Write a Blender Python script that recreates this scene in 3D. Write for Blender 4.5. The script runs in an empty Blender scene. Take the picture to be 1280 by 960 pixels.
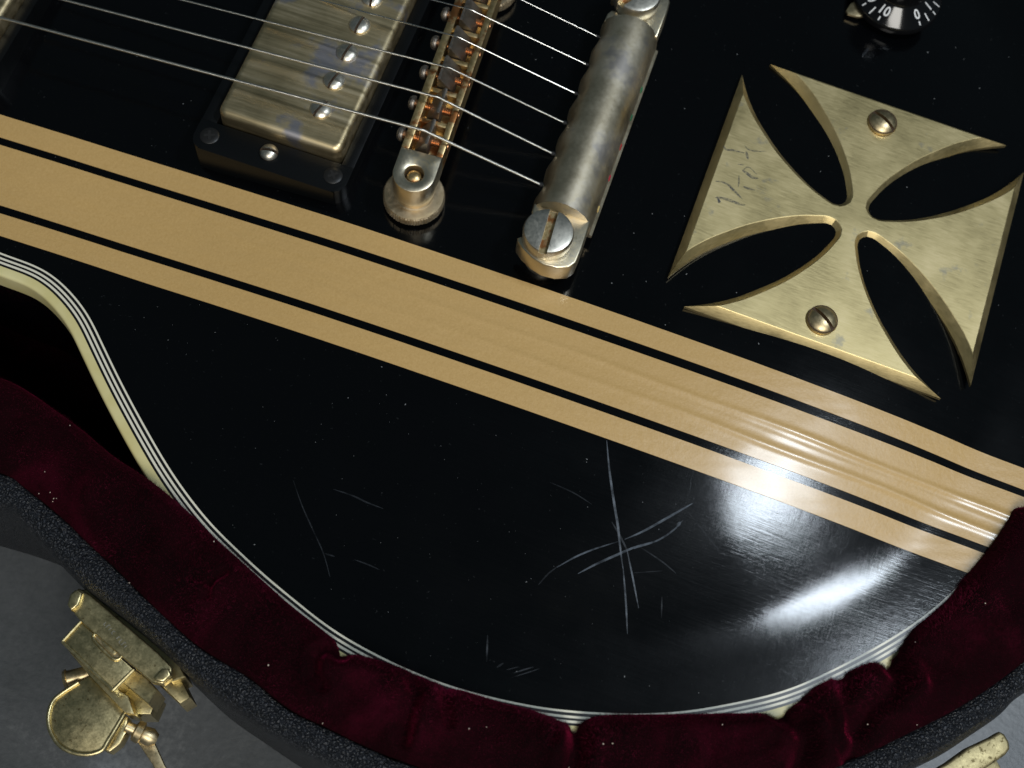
import bpy, bmesh, math, random
import numpy as np
from mathutils import Matrix, Vector
random.seed(7); rng = np.random.default_rng(7)
SC = bpy.context.scene; COL = SC.collection
MM = 0.001; LIFT = 72.0            # work in millimetres; z = 0 is the flat of the guitar top, 72 mm above the floor

# ------------------------------------------------------------------ camera
CR = np.array([[0.9456671298476985, 0.31762393021374247, 0.06948898100501581],
               [0.31877241214110996, -0.8636561510855132, -0.3904896950590123],
               [-0.06401428577495917, 0.3914244392537566, -0.9179809799603218]])
CP = np.array([26.038, -174.063, 319.966]); CF = 1690.04
cam_d = bpy.data.cameras.new('camera'); cam = bpy.data.objects.new('camera', cam_d); COL.objects.link(cam)
M = np.eye(4); M[:3, :3] = CR.T @ np.diag([1, -1, -1.]); M[:3, 3] = (CP + [0, 0, LIFT]) * MM
cam.matrix_world = Matrix(M.tolist())
cam_d.sensor_width = 36; cam_d.lens = CF / 1280 * 36; cam_d.clip_start = 0.01; cam_d.clip_end = 50
cam_d.dof.use_dof = True; cam_d.dof.focus_distance = 0.352; cam_d.dof.aperture_fstop = 14
SC.camera = cam

# ------------------------------------------------------------------ light
W = bpy.data.worlds.new('World'); SC.world = W; W.use_nodes = True
W.node_tree.nodes['Background'].inputs[0].default_value = (0.62, 0.88, 1.0, 1)
W.node_tree.nodes['Background'].inputs[1].default_value = 0.065
def lamp(name, loc, aim, size, size_y, power, col):
    d = bpy.data.lights.new(name, 'AREA'); d.shape = 'RECTANGLE'; d.size = size; d.size_y = size_y
    d.energy = power; d.color = col
    o = bpy.data.objects.new(name, d); COL.objects.link(o)
    o.location = (Vector(loc) + Vector((0, 0, LIFT))) * MM
    v = Vector(aim) - Vector(loc); o.rotation_euler = v.to_track_quat('-Z', 'Y').to_euler()
    return o
lamp('ceiling_lamp', (428, 112, 870), (60, -20, 0), 0.20, 0.11, 4.2, (0.80, 0.90, 1.0))
lamp('room_fill', (400, -860, 960), (0, 0, 0), 0.6, 0.5, 13, (1.0, 0.97, 0.90))  # added fill light from the viewer's side, not a particular lamp in the room
vs = SC.view_settings; SC.display_settings.display_device = 'sRGB'
vs.view_transform = 'Standard'; vs.look = 'None'; vs.exposure = 0; vs.gamma = 1; vs.use_curve_mapping = False
SC.cycles.use_denoising = True
SC.cycles.max_bounces = 6

# ------------------------------------------------------------------ geometry of the place (authoring helpers)
def un(x, y, z):
    x, y, z = np.broadcast_arrays(np.array(x, float), np.array(y, float), np.array(z, float))
    d = np.stack([(x - 640) / CF, (y - 480) / CF, np.ones_like(x)], -1) @ CR
    return CP + d * ((z - CP[2]) / d[..., 2])[..., None]
def unp(pts, z): a = np.array(pts, float); return un(a[:, 0], a[:, 1], z)
def catmull(P, n, closed=False):
    P = np.array(P, float); m = len(P)
    if closed: Q = np.vstack([P[-1], P, P[0], P[1]]); segs = m
    else: Q = np.vstack([2 * P[0] - P[1], P, 2 * P[-1] - P[-2]]); segs = m - 1
    out = []
    for i in range(segs):
        p0, p1, p2, p3 = Q[i:i + 4]
        for t in np.linspace(0, 1, n, endpoint=False):
            out.append(.5 * ((2 * p1) + (-p0 + p2) * t + (2 * p0 - 5 * p1 + 4 * p2 - p3) * t * t + (-p0 + 3 * p1 - 3 * p2 + p3) * t ** 3))
    if not closed: out.append(P[-1])
    return np.array(out)
def resample(P, n, closed=False):
    P = np.array(P, float)
    if closed: P = np.vstack([P, P[:1]])
    s = np.r_[0, np.cumsum(np.linalg.norm(np.diff(P, axis=0), axis=1))]
    t = np.linspace(0, s[-1], n, endpoint=not closed)
    return np.stack([np.interp(t, s, P[:, k]) for k in range(P.shape[1])], -1)
def smooth(P, it, closed=False):
    P = P.copy()
    for _ in range(it):
        if closed: P = .25 * np.roll(P, 1, 0) + .5 * P + .25 * np.roll(P, -1, 0)
        else: P[1:-1] = .25 * P[:-2] + .5 * P[1:-1] + .25 * P[2:]
    return P

ZR = -10.0                                             # height of the guitar's rim
OPX = [(0,316),(60,339),(105,384),(127.5,427.5),(153,480),(187.5,543.7),(220,597.5),(260,650),(295,685),(332.5,720),(360,742.5),(410,782.5),(460,812.5),(520,841),(575,861),(635,876),(690,886),(752,891),(810,892),(860,888.5),(910,880),(980,863.7),(1040,837.5),(1100,806),(1150,774),(1185,745),(1207,722)]
o_b = unp(OPX, ZR)[:, :2]
up = [(-322,41),(-320,15),(-310,-20),(-290,-46),(-262,-60),(-232,-61),(-205,-54),(-178,-46.5),(-158,-43.5)]
tail = [(137.5,-31),(143.5,-13),(147.5,8),(149,28)]
half = up + [tuple(p) for p in o_b] + tail
mir = [(x, 82 - y) for x, y in half[::-1]][:-1]
OUT = smooth(resample(catmull(np.array(half + mir), 8, True), 900, True), 14, True)   # the inner edge of the binding
def normals2(P):
    t = np.roll(P, -1, 0) - np.roll(P, 1, 0); t /= np.linalg.norm(t, axis=1)[:, None]
    return np.stack([t[:, 1], -t[:, 0]], -1)
ON = normals2(OUT)
if np.dot(ON[450], OUT[450] - np.array([-50, 41])) < 0: ON = -ON
def dist(P, poly, closed=True):
    """distance of many points to a polyline"""
    P = np.atleast_2d(P); A = poly; B = np.roll(poly, -1, 0)
    if not closed: A = A[:-1]; B = B[:-1]
    D = B - A; L2 = (D ** 2).sum(1) + 1e-12; out = np.empty(len(P))
    for s in range(0, len(P), 4000):
        q = P[s:s + 4000, None, :] - A[None]
        t = np.clip((q * D[None]).sum(-1) / L2[None], 0, 1)
        out[s:s + 4000] = np.sqrt((((q - t[..., None] * D[None]) ** 2).sum(-1)).min(1))
    return out
def inside(P):
    P = np.atleast_2d(P); A = OUT; B = np.roll(OUT, -1, 0); c = np.zeros(len(P), int)
    for a, b in zip(A, B):
        m = ((a[1] > P[:, 1]) != (b[1] > P[:, 1]))
        if m.any():
            xi = (b[0] - a[0]) * (P[:, 1] - a[1]) / (b[1] - a[1] + 1e-12) + a[0]
            c += (m & (P[:, 0] < xi)).astype(int)
    return c % 2 == 1
OUTC = OUT[::2]
def plateau(x): return -0.045 * np.maximum(0, np.sqrt(np.maximum(0, -50 - x) ** 2 + 100) - 10)
_sd = np.linspace(0, 120, 1201); _ss = lambda t: np.clip(t, 0, 1) ** 2 * (3 - 2 * np.clip(t, 0, 1))
_sl = (.04 + .96 * _ss((_sd - 9) / 15)) * (1 - _ss((_sd - 30) / 64)); _G = np.cumsum(_sl); _G = (_G - _G[0]) / (_G[-1] - _G[0])
def S(P):
    """height of the carved guitar top"""
    P = np.atleast_2d(np.array(P, float))[:, :2]
    d = dist(P, OUTC)
    g = np.interp(d, _sd, _G)                       # flat rim, recurve, then the dome
    pl = np.maximum(plateau(P[:, 0]), ZR + 2)
    return ZR + (pl - ZR) * g
def unS(pts, lift=0.0):
    a = np.array(pts, float); z = np.full(len(a), -4.0)
    for _ in range(8): p = un(a[:, 0], a[:, 1], z + lift); z = S(p[:, :2])
    p = un(a[:, 0], a[:, 1], z + lift); return p

# ------------------------------------------------------------------ object helpers
ORG = {}
def empty(name, org, parent=None, label=None, cat=None):
    o = bpy.data.objects.new(name, None); COL.objects.link(o); o.empty_display_size = .01
    return place(o, org, parent, label, cat)
def place(o, org, parent=None, label=None, cat=None):
    org = np.array(org, float); ORG[o.name] = org
    if parent is not None:
        o.parent = parent; o.location = (org - ORG[parent.name]) * MM
    else: o.location = (org + [0, 0, LIFT]) * MM
    if label: o['label'] = label
    if cat: o['category'] = cat
    return o
def mesh_obj(name, V, F, mat, parent=None, org=None, smooth_=True, angle=35, mats=None, midx=None, loc=None, **kw):
    V = np.array(V, float)
    if org is None: org = V.mean(0) if parent is not None else (0, 0, -LIFT)
    if isinstance(org, str): org = ORG[parent.name]
    me = bpy.data.meshes.new(name); me.from_pydata(((V - org) * MM).tolist(), [], [tuple(int(i) for i in f) for f in F])
    for m in (mats or [mat]): me.materials.append(m)
    if midx is not None: me.polygons.foreach_set('material_index', list(midx))
    me.validate(); me.update()
    if smooth_:
        me.polygons.foreach_set('use_smooth', [True] * len(me.polygons)); me.set_sharp_from_angle(angle=math.radians(angle))
    o = bpy.data.objects.new(name, me); COL.objects.link(o)
    return place(o, org, parent, **kw)
def bm_arrays(bm):
    bm.verts.ensure_lookup_table(); bm.verts.index_update()
    return np.array([v.co[:] for v in bm.verts]), [[v.index for v in f.verts] for f in bm.faces]
class G:
    """collects shapes (mm, world) into one mesh"""
    def __init__(s): s.V = []; s.F = []; s.mi = []; s.n = 0
    def add(s, V, F, mi=0):
        V = np.array(V, float).reshape(-1, 3); s.V.append(V); s.F += [[i + s.n for i in f] for f in F]; s.mi += [mi] * len(F); s.n += len(V); return s
    def build(s, name, mat, parent=None, org=None, **kw):
        mats = mat if isinstance(mat, list) else None
        return mesh_obj(name, np.vstack(s.V), s.F, None if mats else mat, parent, org, mats=mats, midx=s.mi if mats else None, **kw)
def grid_faces(n, m, closed=False, flip=False):
    F = []
    for i in range(n if closed else n - 1):
        a = i * m; b = ((i + 1) % n) * m
        for j in range(m - 1):
            f = [a + j, a + j + 1, b + j + 1, b + j]; F.append(f[::-1] if flip else f)
    return F
def lathe(prof, c=(0, 0), seg=48, cap=True, wob=None):
    """prof: (r, z) from the bottom up"""
    V = []; n = len(prof)
    for k in range(seg):
        a = 2 * math.pi * k / seg
        for j, (r, z) in enumerate(prof):
            rr = r if wob is None else r * wob(a, j)
            V.append((c[0] + rr * math.cos(a), c[1] + rr * math.sin(a), z))
    F = grid_faces(seg, n, True)
    F = [f[::-1] for f in F]
    if cap:
        F.append([k * n + n - 1 for k in range(seg)]); F.append([k * n for k in range(seg)][::-1])
    return np.array(V), F
def prism(P, z0, z1, bev=0.0, seg=2, base_bev=0.0):
    """solid from a 2D outline with rounded top edge"""
    bm = bmesh.new(); P = np.array(P, float)
    area = .5 * np.sum(P[:, 0] * np.roll(P[:, 1], -1) - np.roll(P[:, 0], -1) * P[:, 1])
    if area < 0: P = P[::-1]
    vs_ = [bm.verts.new((x, y, z0)) for x, y in P]; f = bm.faces.new(vs_)
    r = bmesh.ops.extrude_face_region(bm, geom=[f]); top = [g for g in r['geom'] if isinstance(g, bmesh.types.BMVert)]
    for v in top: v.co.z = z1
    bm.normal_update(); bmesh.ops.recalc_face_normals(bm, faces=bm.faces)
    if bev > 0:
        es = [e for e in bm.edges if all(abs(v.co.z - z1) < 1e-6 for v in e.verts)]
        bmesh.ops.bevel(bm, geom=es, offset=bev, segments=seg, profile=.5, affect='EDGES', clamp_overlap=True)
    bmesh.ops.triangulate(bm, faces=[f for f in bm.faces if len(f.verts) > 4])
    out = bm_arrays(bm); bm.free(); return out
def box(lo, hi, bev=0.0, seg=2):
    bm = bmesh.new(); bmesh.ops.create_cube(bm, size=1)
    lo = np.array(lo, float); hi = np.array(hi, float)
    for v in bm.verts: v.co = Vector([(a + b) / 2 + c * (b - a) for a, b, c in zip(lo, hi, v.co)])
    if bev: bmesh.ops.bevel(bm, geom=list(bm.edges), offset=bev, segments=seg, profile=.5, affect='EDGES', clamp_overlap=True)
    out = bm_arrays(bm); bm.free(); return out
def tube(P, r, seg=12, cap=True):
    P = np.array(P, float); n = len(P); r = np.broadcast_to(r, (n,)); V = []
    T = np.gradient(P, axis=0); T /= np.linalg.norm(T, axis=1)[:, None] + 1e-12
    up_ = np.array([0, 0, 1.]) if abs(T[0][2]) < .9 else np.array([1., 0, 0])
    for i in range(n):
        a = np.cross(T[i], up_); a /= np.linalg.norm(a); b = np.cross(a, T[i])
        for k in range(seg):
            t = 2 * math.pi * k / seg; V.append(P[i] + r[i] * (a * math.cos(t) + b * math.sin(t)))
    F = []
    for i in range(n - 1):
        for k in range(seg):
            k2 = (k + 1) % seg; F.append([i * seg + k, i * seg + k2, (i + 1) * seg + k2, (i + 1) * seg + k])
    if cap: F.append(list(range(seg))[::-1]); F.append([(n - 1) * seg + k for k in range(seg)])
    return np.array(V), F
def xf(VF, ang=0, c=(0, 0, 0), pre=None):
    V, F = VF; V = np.array(V, float)
    if pre is not None: V = V @ np.array(pre).T
    ca, sa = math.cos(ang), math.sin(ang)
    V = np.stack([V[:, 0] * ca - V[:, 1] * sa, V[:, 0] * sa + V[:, 1] * ca, V[:, 2]], -1) + np.array(c)
    return V, F
def slotted(prof, w, zs, seg=40):
    """round screw head from (r, z) with a straight slot of width w cut down to zs along x"""
    bm = bmesh.new(); V, F = lathe(prof, seg=seg)
    allV = []; allF = []; n = 0
    for sgn in (1, -1):
        bm = bmesh.new(); vv = [bm.verts.new(v) for v in V]
        for f in F: bm.faces.new([vv[i] for i in f])
        r = bmesh.ops.bisect_plane(bm, geom=bm.verts[:] + bm.edges[:] + bm.faces[:], plane_co=(0, sgn * w / 2, 0), plane_no=(0, -sgn, 0), clear_outer=True)
        ed = [g for g in r['geom_cut'] if isinstance(g, bmesh.types.BMEdge)]
        try: bmesh.ops.edgeloop_fill(bm, edges=ed)
        except Exception: pass
        a, b = bm_arrays(bm); allV.append(a); allF += [[i + n for i in f] for f in b]; n += len(a); bm.free()
    z0 = prof[0][1]; rr = prof[0][0]
    for (r_, z_) in prof:
        if z_ <= zs: rr = r_
    a, b = lathe([(rr * .97, z0 + .01), (rr * .97, zs)], seg=seg); allV.append(a); nb = len(allF); allF += [[i + n for i in f] for f in b]
    slotted.mi = [0] * nb + [1] * (len(allF) - nb)
    return np.vstack(allV), allF
def copy_obj(o, parent, org, ang=None):
    c = o.copy(); COL.objects.link(c); place(c, org, parent)
    if ang is not None: c.rotation_euler.z = ang
    return c

# ------------------------------------------------------------------ materials
def mat(name, base=(.5, .5, .5), rough=.5, metal=0.0, **kw):
    m = bpy.data.materials.new(name); m.use_nodes = True; nt = m.node_tree; b = nt.nodes['Principled BSDF']
    b.inputs['Base Color'].default_value = (*base, 1); b.inputs['Roughness'].default_value = rough; b.inputs['Metallic'].default_value = metal
    for k, v in kw.items(): b.inputs[k].default_value = v
    m['b'] = 1
    return m, nt, b
def coord(nt, scale=(1, 1, 1), rot=(0, 0, 0)):
    tc = nt.nodes.new('ShaderNodeTexCoord'); mp = nt.nodes.new('ShaderNodeMapping')
    mp.inputs['Scale'].default_value = [1000 * s for s in scale]; mp.inputs['Rotation'].default_value = rot
    nt.links.new(tc.outputs['Object'], mp.inputs[0]); return mp.outputs[0]
def noise(nt, vec, scale, detail=4, rough=.55, dist_=0.0):
    n = nt.nodes.new('ShaderNodeTexNoise'); n.inputs['Scale'].default_value = scale; n.inputs['Detail'].default_value = detail
    n.inputs['Roughness'].default_value = rough; n.inputs['Distortion'].default_value = dist_; nt.links.new(vec, n.inputs['Vector']); return n.outputs['Fac']
def ramp(nt, fac, stops):
    r = nt.nodes.new('ShaderNodeValToRGB'); e = r.color_ramp.elements
    while len(e) > 1: e.remove(e[-1])
    e[0].position = stops[0][0]; e[0].color = (*stops[0][1], 1) if not isinstance(stops[0][1], float) else (stops[0][1],) * 3 + (1,)
    for p, c in stops[1:]:
        x = e.new(p); x.color = (*c, 1) if not isinstance(c, float) else (c,) * 3 + (1,)
    nt.links.new(fac, r.inputs[0]); return r.outputs[0]
def bump(nt, b, h, strength, distance, prev=None):
    n = nt.nodes.new('ShaderNodeBump'); n.inputs['Strength'].default_value = strength; n.inputs['Distance'].default_value = distance * MM
    nt.links.new(h, n.inputs['Height'])
    if prev is not None: nt.links.new(prev, n.inputs['Normal'])
    nt.links.new(n.outputs[0], b.inputs['Normal']); return n.outputs[0]
def mixc(nt, fac, a, b_):
    m = nt.nodes.new('ShaderNodeMix'); m.data_type = 'RGBA'
    for s, v in ((0, fac), (6, a), (7, b_)):
        if isinstance(v, (float, int)): m.inputs[s].default_value = v
        elif isinstance(v, tuple): m.inputs[s].default_value = (*v, 1)
        else: nt.links.new(v, m.inputs[s])
    return m.outputs[2]
def math_(nt, op, a, b_=0.0):
    m = nt.nodes.new('ShaderNodeMath'); m.operation = op
    for s, v in ((0, a), (1, b_)):
        if isinstance(v, (float, int)): m.inputs[s].default_value = v
        else: nt.links.new(v, m.inputs[s])
    return m.outputs[0]

# worn black lacquer
m_black, nt, b = mat('black_lacquer', (.001, .0012, .0015), .11); b.inputs['Coat Weight'].default_value = .50; b.inputs['Coat Roughness'].default_value = .075; b.inputs['Specular IOR Level'].default_value = .06
v1 = coord(nt); v2 = coord(nt, (.10, 3.4, .3), (0, 0, math.radians(32))); v3 = coord(nt, (2.6, .12, .3), (0, 0, math.radians(-12)))
cl = noise(nt, v1, .035, 4); sc1 = noise(nt, v2, .8, 5, .7); sc2 = noise(nt, v3, .9, 5, .7)
nt.links.new(ramp(nt, math_(nt, 'ADD', math_(nt, 'MULTIPLY', cl, .7), math_(nt, 'MULTIPLY', sc1, .35)), [(.35, .16), (.75, .34)]), b.inputs['Roughness'])
p = bump(nt, b, sc1, .8, .016); p = bump(nt, b, sc2, .5, .012, p); p = bump(nt, b, noise(nt, v1, .12, 3), .5, .06, p)
nt.links.new(p, b.inputs['Coat Normal'])
nt.links.new(ramp(nt, noise(nt, v1, 1.3, 2, .4), [(.0, (.001, .0012, .0016)), (.72, (.001, .0012, .0016)), (.80, (.010, .011, .012))]), b.inputs['Base Color'])

# tan tape
m_tape, nt, b = mat('tan_tape', (.47, .30, .13), .42); v1 = coord(nt); v2 = coord(nt, (.03, 1, 1), (0, 0, math.radians(1)))
gr = noise(nt, v1, 1.6, 3, .7); st = noise(nt, v2, .5, 4, .6); big = noise(nt, v1, .02, 3)
c = ramp(nt, gr, [(.3, (.43, .272, .095)), (.7, (.50, .328, .128))])
c = mixc(nt, math_(nt, 'MULTIPLY', st, .35), c, (.40, .27, .12)); nt.links.new(c, b.inputs['Base Color'])
p = bump(nt, b, gr, .3, .05); p = bump(nt, b, noise(nt, v1, .55, 4, .6), .6, .16, p); bump(nt, b, st, .1, .05, p)
b.inputs['Coat Weight'].default_value = .5; b.inputs['Coat Roughness'].default_value = .18

def metal(name, cols, rough, tarnish_scale=.12, stretch=(1, 1, 1), bumpd=.01, rot=0.0, fine=1.5, streak=.5, dark=None):
    m, nt, b = mat(name, cols[0], rough, 1.0); v = coord(nt); vs_ = coord(nt, stretch, (0, 0, rot))
    n1 = noise(nt, v, tarnish_scale, 5, .6); n2 = noise(nt, vs_, fine, 5, .7)
    f = math_(nt, 'ADD', math_(nt, 'MULTIPLY', n1, 1 - streak), math_(nt, 'MULTIPLY', n2, streak))
    k = len(cols); c = ramp(nt, f, [(.3 + .4 * i / max(1, k - 1), q) for i, q in enumerate(cols)])
    if dark:
        sp = ramp(nt, noise(nt, v, dark[1], 4, .65), [(dark[2], 0.0), (dark[2] + .08, 1.0)]); c = mixc(nt, sp, c, dark[0])
    nt.links.new(c, b.inputs['Base Color'])
    nt.links.new(ramp(nt, f, [(.3, rough * .75), (.7, min(1, rough * 1.35))]), b.inputs['Roughness'])
    bump(nt, b, n2, .4, bumpd); return m
m_brass = metal('brushed_brass', [(.54, .42, .20), (.66, .535, .27), (.76, .63, .37)], .42, .06, (.14, 2.6, 1), .03, math.radians(4), 1.5, .5, ((.46, .40, .27), .10, .62))
m_brassedge = metal('machined_brass', [(.56, .44, .21), (.70, .57, .30)], .44, .1, (1, 1, 6), .03, 0, .6, .5)
m_brassdark = metal('old_brass_screw', [(.42, .33, .18), (.58, .48, .30)], .40, .5, bumpd=.01)
m_nickel = metal('aged_nickel', [(.54, .43, .27), (.68, .59, .43), (.76, .70, .59)], .42, .06, (1, 1, 1), .004, 0, .9, .25, ((.50, .46, .42), .05, .56))
m_cover = metal('tarnished_pickup_cover', [(.44, .33, .17), (.64, .52, .31), (.76, .66, .48)], .43, .05, (.04, .8, 1), .004, math.radians(-4), .5, .6, ((.42, .40, .42), .055, .54))
m_chrome = metal('worn_stud_nickel', [(.55, .52, .45), (.70, .66, .57)], .38, .3, bumpd=.006)
m_wheel = metal('worn_gold_wheel', [(.48, .38, .24), (.66, .56, .40)], .48, .35, bumpd=.03)
m_gold = metal('aged_gold_bridge', [(.55, .36, .13), (.70, .52, .26), (.74, .62, .38)], .38, .16, bumpd=.02, fine=1.1, dark=((.40, .17, .06), .16, .52))
m_lugm = metal('silvered_gold', [(.60, .50, .32), (.68, .61, .47), (.72, .58, .32)], .36, .12, bumpd=.008)
m_slot, _, _ = mat('dark_slot', (.06, .035, .02), .6, .5)  # dark brown floor for the screw slots
m_rust = metal('rusty_copper_screw', [(.22, .08, .035), (.55, .30, .16), (.70, .45, .28)], .35, .6, bumpd=.04)
m_saddle = metal('grey_saddle_steel', [(.26, .22, .18), (.36, .33, .30)], .42, .4, bumpd=.02)
m_steel = metal('string_steel', [(.60, .59, .56), (.72, .71, .68)], .26, .5, bumpd=.003)
m_latch = metal('latch_brass', [(.46, .38, .19), (.70, .60, .34)], .34, .35, bumpd=.04, fine=1.6, dark=((.22, .17, .08), .8, .60))
m_latch2 = metal('dimmed_speckled_latch_brass', [(.30, .25, .13), (.46, .39, .22)], .5, .35, bumpd=.06, fine=1.6, dark=((.14, .11, .05), .9, .56))  # speckled latch brass, coloured darker to offset lamp glare on the right latch
m_wound, nt, b = mat('wound_string', (.58, .56, .51), .3, 1.0)
w = nt.nodes.new('ShaderNodeTexWave'); w.bands_direction = 'X'; w.inputs['Scale'].default_value = 1.2; nt.links.new(coord(nt), w.inputs['Vector']); bump(nt, b, w.outputs['Fac'], .5, .06)

m_ring, nt, b = mat('black_plastic', (.002, .0025, .003), .38, **{'Specular IOR Level': .25}); bump(nt, b, noise(nt, coord(nt), .4, 3), .15, .05)
m_blackscrew, _, _ = mat('black_screw', (.022, .022, .022), .42, .6)
m_dark, _, _ = mat('recess_shade_black', (.002, .002, .002), .7)  # flat black standing in for shade in screw crosses and string holes
m_knob, _, _ = mat('knob_plastic', (.004, .004, .0045), .12)
m_white, nt, b = mat('ivory_white_plastic', (.62, .60, .50), .35)
m_whiteprint, _, _ = mat('white_print', (.60, .60, .60), .5)
m_purf, _, _ = mat('black_binding_ply', (.004, .004, .005), .3)
m_cream, nt, b = mat('aged_cream_binding', (.56, .50, .24), .4)
nt.links.new(ramp(nt, noise(nt, coord(nt), .08, 4), [(.3, (.50, .44, .19)), (.7, (.62, .57, .32))]), b.inputs['Base Color'])
m_scr, nt, b = mat('scratch', (.15, .18, .22), .40)
nt.links.new(ramp(nt, noise(nt, coord(nt), .35, 3), [(.35, .12), (.7, .60)]), b.inputs['Alpha'])
m_scrf, nt, b = mat('faint_scratch_and_glint', (.14, .16, .19), .45)  # also colours the painted glint below the knob
nt.links.new(ramp(nt, noise(nt, coord(nt), .3, 3), [(.35, .02), (.7, .17)]), b.inputs['Alpha'])
m_pen, nt, b = mat('faded_pen_ink', (.05, .06, .08), .5)
nt.links.new(ramp(nt, noise(nt, coord(nt), 1.6, 3), [(.35, .15), (.65, .62)]), b.inputs['Alpha'])
m_dust, _, _ = mat('dust', (.16, .17, .18), .8)
m_lint, _, _ = mat('pale_lint', (.6, .5, .42), .9)

# velvet
m_velvet, nt, b = mat('wine_velvet', (.05, .002, .008), .9); b.inputs['Specular IOR Level'].default_value = .05
b.inputs['Sheen Weight'].default_value = 1.0; b.inputs['Sheen Roughness'].default_value = .27; b.inputs['Sheen Tint'].default_value = (.42, .012, .07, 1)
v = coord(nt); n1 = noise(nt, v, .045, 5, .6, .6); n2 = noise(nt, v, 1.8, 3, .7)
nt.links.new(ramp(nt, math_(nt, 'ADD', math_(nt, 'MULTIPLY', n1, .75), math_(nt, 'MULTIPLY', n2, .25)), [(.38, (.003, .0001, .0006)), (.52, (.0065, .0002, .0012)), (.66, (.024, .0007, .0044))]), b.inputs['Base Color'])
p = bump(nt, b, n2, .6, .3); bump(nt, b, noise(nt, v, .12, 4), .5, 1.0, p)
m_pile, nt, b = mat('velvet_pile', (.011, .0003, .0018), .9, **{'Specular IOR Level': .05}); b.inputs['Sheen Weight'].default_value = .3
nt.links.new(ramp(nt, math_(nt, 'ADD', math_(nt, 'MULTIPLY', noise(nt, coord(nt), .06, 3), .5), math_(nt, 'MULTIPLY', noise(nt, coord(nt), 1.1, 3, .8), .5)), [(.40, (.004, .0001, .0008)), (.53, (.018, .0006, .0034)), (.66, (.13, .009, .030))]), b.inputs['Base Color']); b.inputs['Sheen Tint'].default_value = (.6, .05, .15, 1)
# grained black case covering
m_tolex, nt, b = mat('grained_case_covering', (.016, .018, .023), .34, **{'Specular IOR Level': .35}); v = coord(nt)
vo = nt.nodes.new('ShaderNodeTexVoronoi'); vo.feature = 'DISTANCE_TO_EDGE'; vo.inputs['Scale'].default_value = 1.1; vo.inputs['Randomness'].default_value = 1
dv = nt.nodes.new('ShaderNodeVectorMath'); dv.operation = 'MULTIPLY_ADD'; nn = nt.nodes.new('ShaderNodeTexNoise'); nn.inputs['Scale'].default_value = .7
nt.links.new(v, nn.inputs['Vector']); nt.links.new(nn.outputs['Color'], dv.inputs[0]); dv.inputs[1].default_value = (1.2, 1.2, 1.2); nt.links.new(v, dv.inputs[2]); nt.links.new(dv.outputs[0], vo.inputs['Vector'])
cellr = ramp(nt, vo.outputs['Distance'], [(0, 0.0), (.22, .8), (.6, 1.0)])
p = bump(nt, b, cellr, 1.0, .6); bump(nt, b, noise(nt, v, 2.2, 4, .7), .6, .25, p)
nt.links.new(ramp(nt, noise(nt, v, .9, 3), [(.3, (.007, .008, .010)), (.7, (.020, .023, .030))]), b.inputs['Base Color'])
# floor
m_floor, nt, b = mat('grey_floor', (.09, .10, .11), .42); v = coord(nt)
f1 = noise(nt, v, .018, 6, .65, .4); f2 = noise(nt, v, .5, 4, .7)
nt.links.new(ramp(nt, math_(nt, 'ADD', math_(nt, 'MULTIPLY', f1, .7), math_(nt, 'MULTIPLY', f2, .3)), [(.35, (.050, .056, .062)), (.55, (.085, .092, .100)), (.70, (.17, .18, .19))]), b.inputs['Base Color'])
p = bump(nt, b, f2, .4, .3); bump(nt, b, f1, .4, 2, p)

# ------------------------------------------------------------------ floor (structure)
n = 41; gx, gy = np.meshgrid(np.linspace(-1500, 1500, n), np.linspace(-1500, 1500, n), indexing='ij')
fl = mesh_obj('floor', np.stack([gx.ravel(), gy.ravel(), np.full(n * n, -LIFT)], -1), grid_faces(n, n, flip=True), m_floor); fl['kind'] = 'structure'

# ------------------------------------------------------------------ guitar body
GUITAR = empty('electric_guitar', (0, 41, -58), None, 'black electric guitar with tan stripes and a brass cross plate lying in a red-lined case', 'guitar')
def ring_at(off): return OUT + ON * off
N = len(OUT)
spx = np.clip(OUT[:, 0] * .72, -230, 62); spine = np.stack([spx, np.full(N, 41.)], -1)
ts = np.r_[np.linspace(0, .3, 26), np.linspace(.3, 1, 22)[1:]]
V = []
for i in range(N):
    P = OUT[i] + (spine[i] - OUT[i]) * ts[:, None]; V.append(P)
V = np.vstack(V); V = np.c_[V, S(V)]; nt_ = len(ts)
g = G(); g.add(V, grid_faces(N, nt_, True))
mesh_top = g.build('body_top', m_black, GUITAR, org='p')
# check the winding so that the top faces up
if mesh_top.data.polygons[0].normal.z < 0: mesh_top.data.flip_normals()
# binding and purfling plies
def strip(a, b_, name, m, z=ZR, dz=0.0):
    A = ring_at(a); B = ring_at(b_); za = np.full(N, z + dz)
    V = np.stack([np.c_[A, za - 1.2], np.c_[A, za], np.c_[B, za], np.c_[B, za - 1.2]], 1).reshape(-1, 3)
    o = mesh_obj(name, V, grid_faces(N, 4, True), m, GUITAR, 'p', angle=40)
    if o.data.polygons[1].normal.z < 0: o.data.flip_normals()
    return o
e = 0.0
for kind, wd in (('w', .50), ('k', .72), ('w', .58), ('k', .55), ('w', .60), ('k', .62)):
    strip(e, e + wd, 'white_purfling' if kind == 'w' else 'black_purfling', m_white if kind == 'w' else m_purf, dz=.012 if kind == 'w' else 0.0)
    e += wd
prof = [(0, -1.5), (0, 0), (1.7, 0), (2.2, -.15), (2.5, -.5), (2.6, -1.0), (2.6, -7.0)]
V = np.stack([np.c_[ring_at(e + r), np.full(N, ZR + z)] for r, z in prof], 1).reshape(-1, 3)
o = mesh_obj('cream_binding', V, grid_faces(N, len(prof), True), m_cream, GUITAR, 'p', angle=50)
if o.data.polygons[1].normal.z < 0: o.data.flip_normals()
prof = [(2.55, -7.0), (2.55, -42), (1.5, -46), (-3, -48)]
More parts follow.
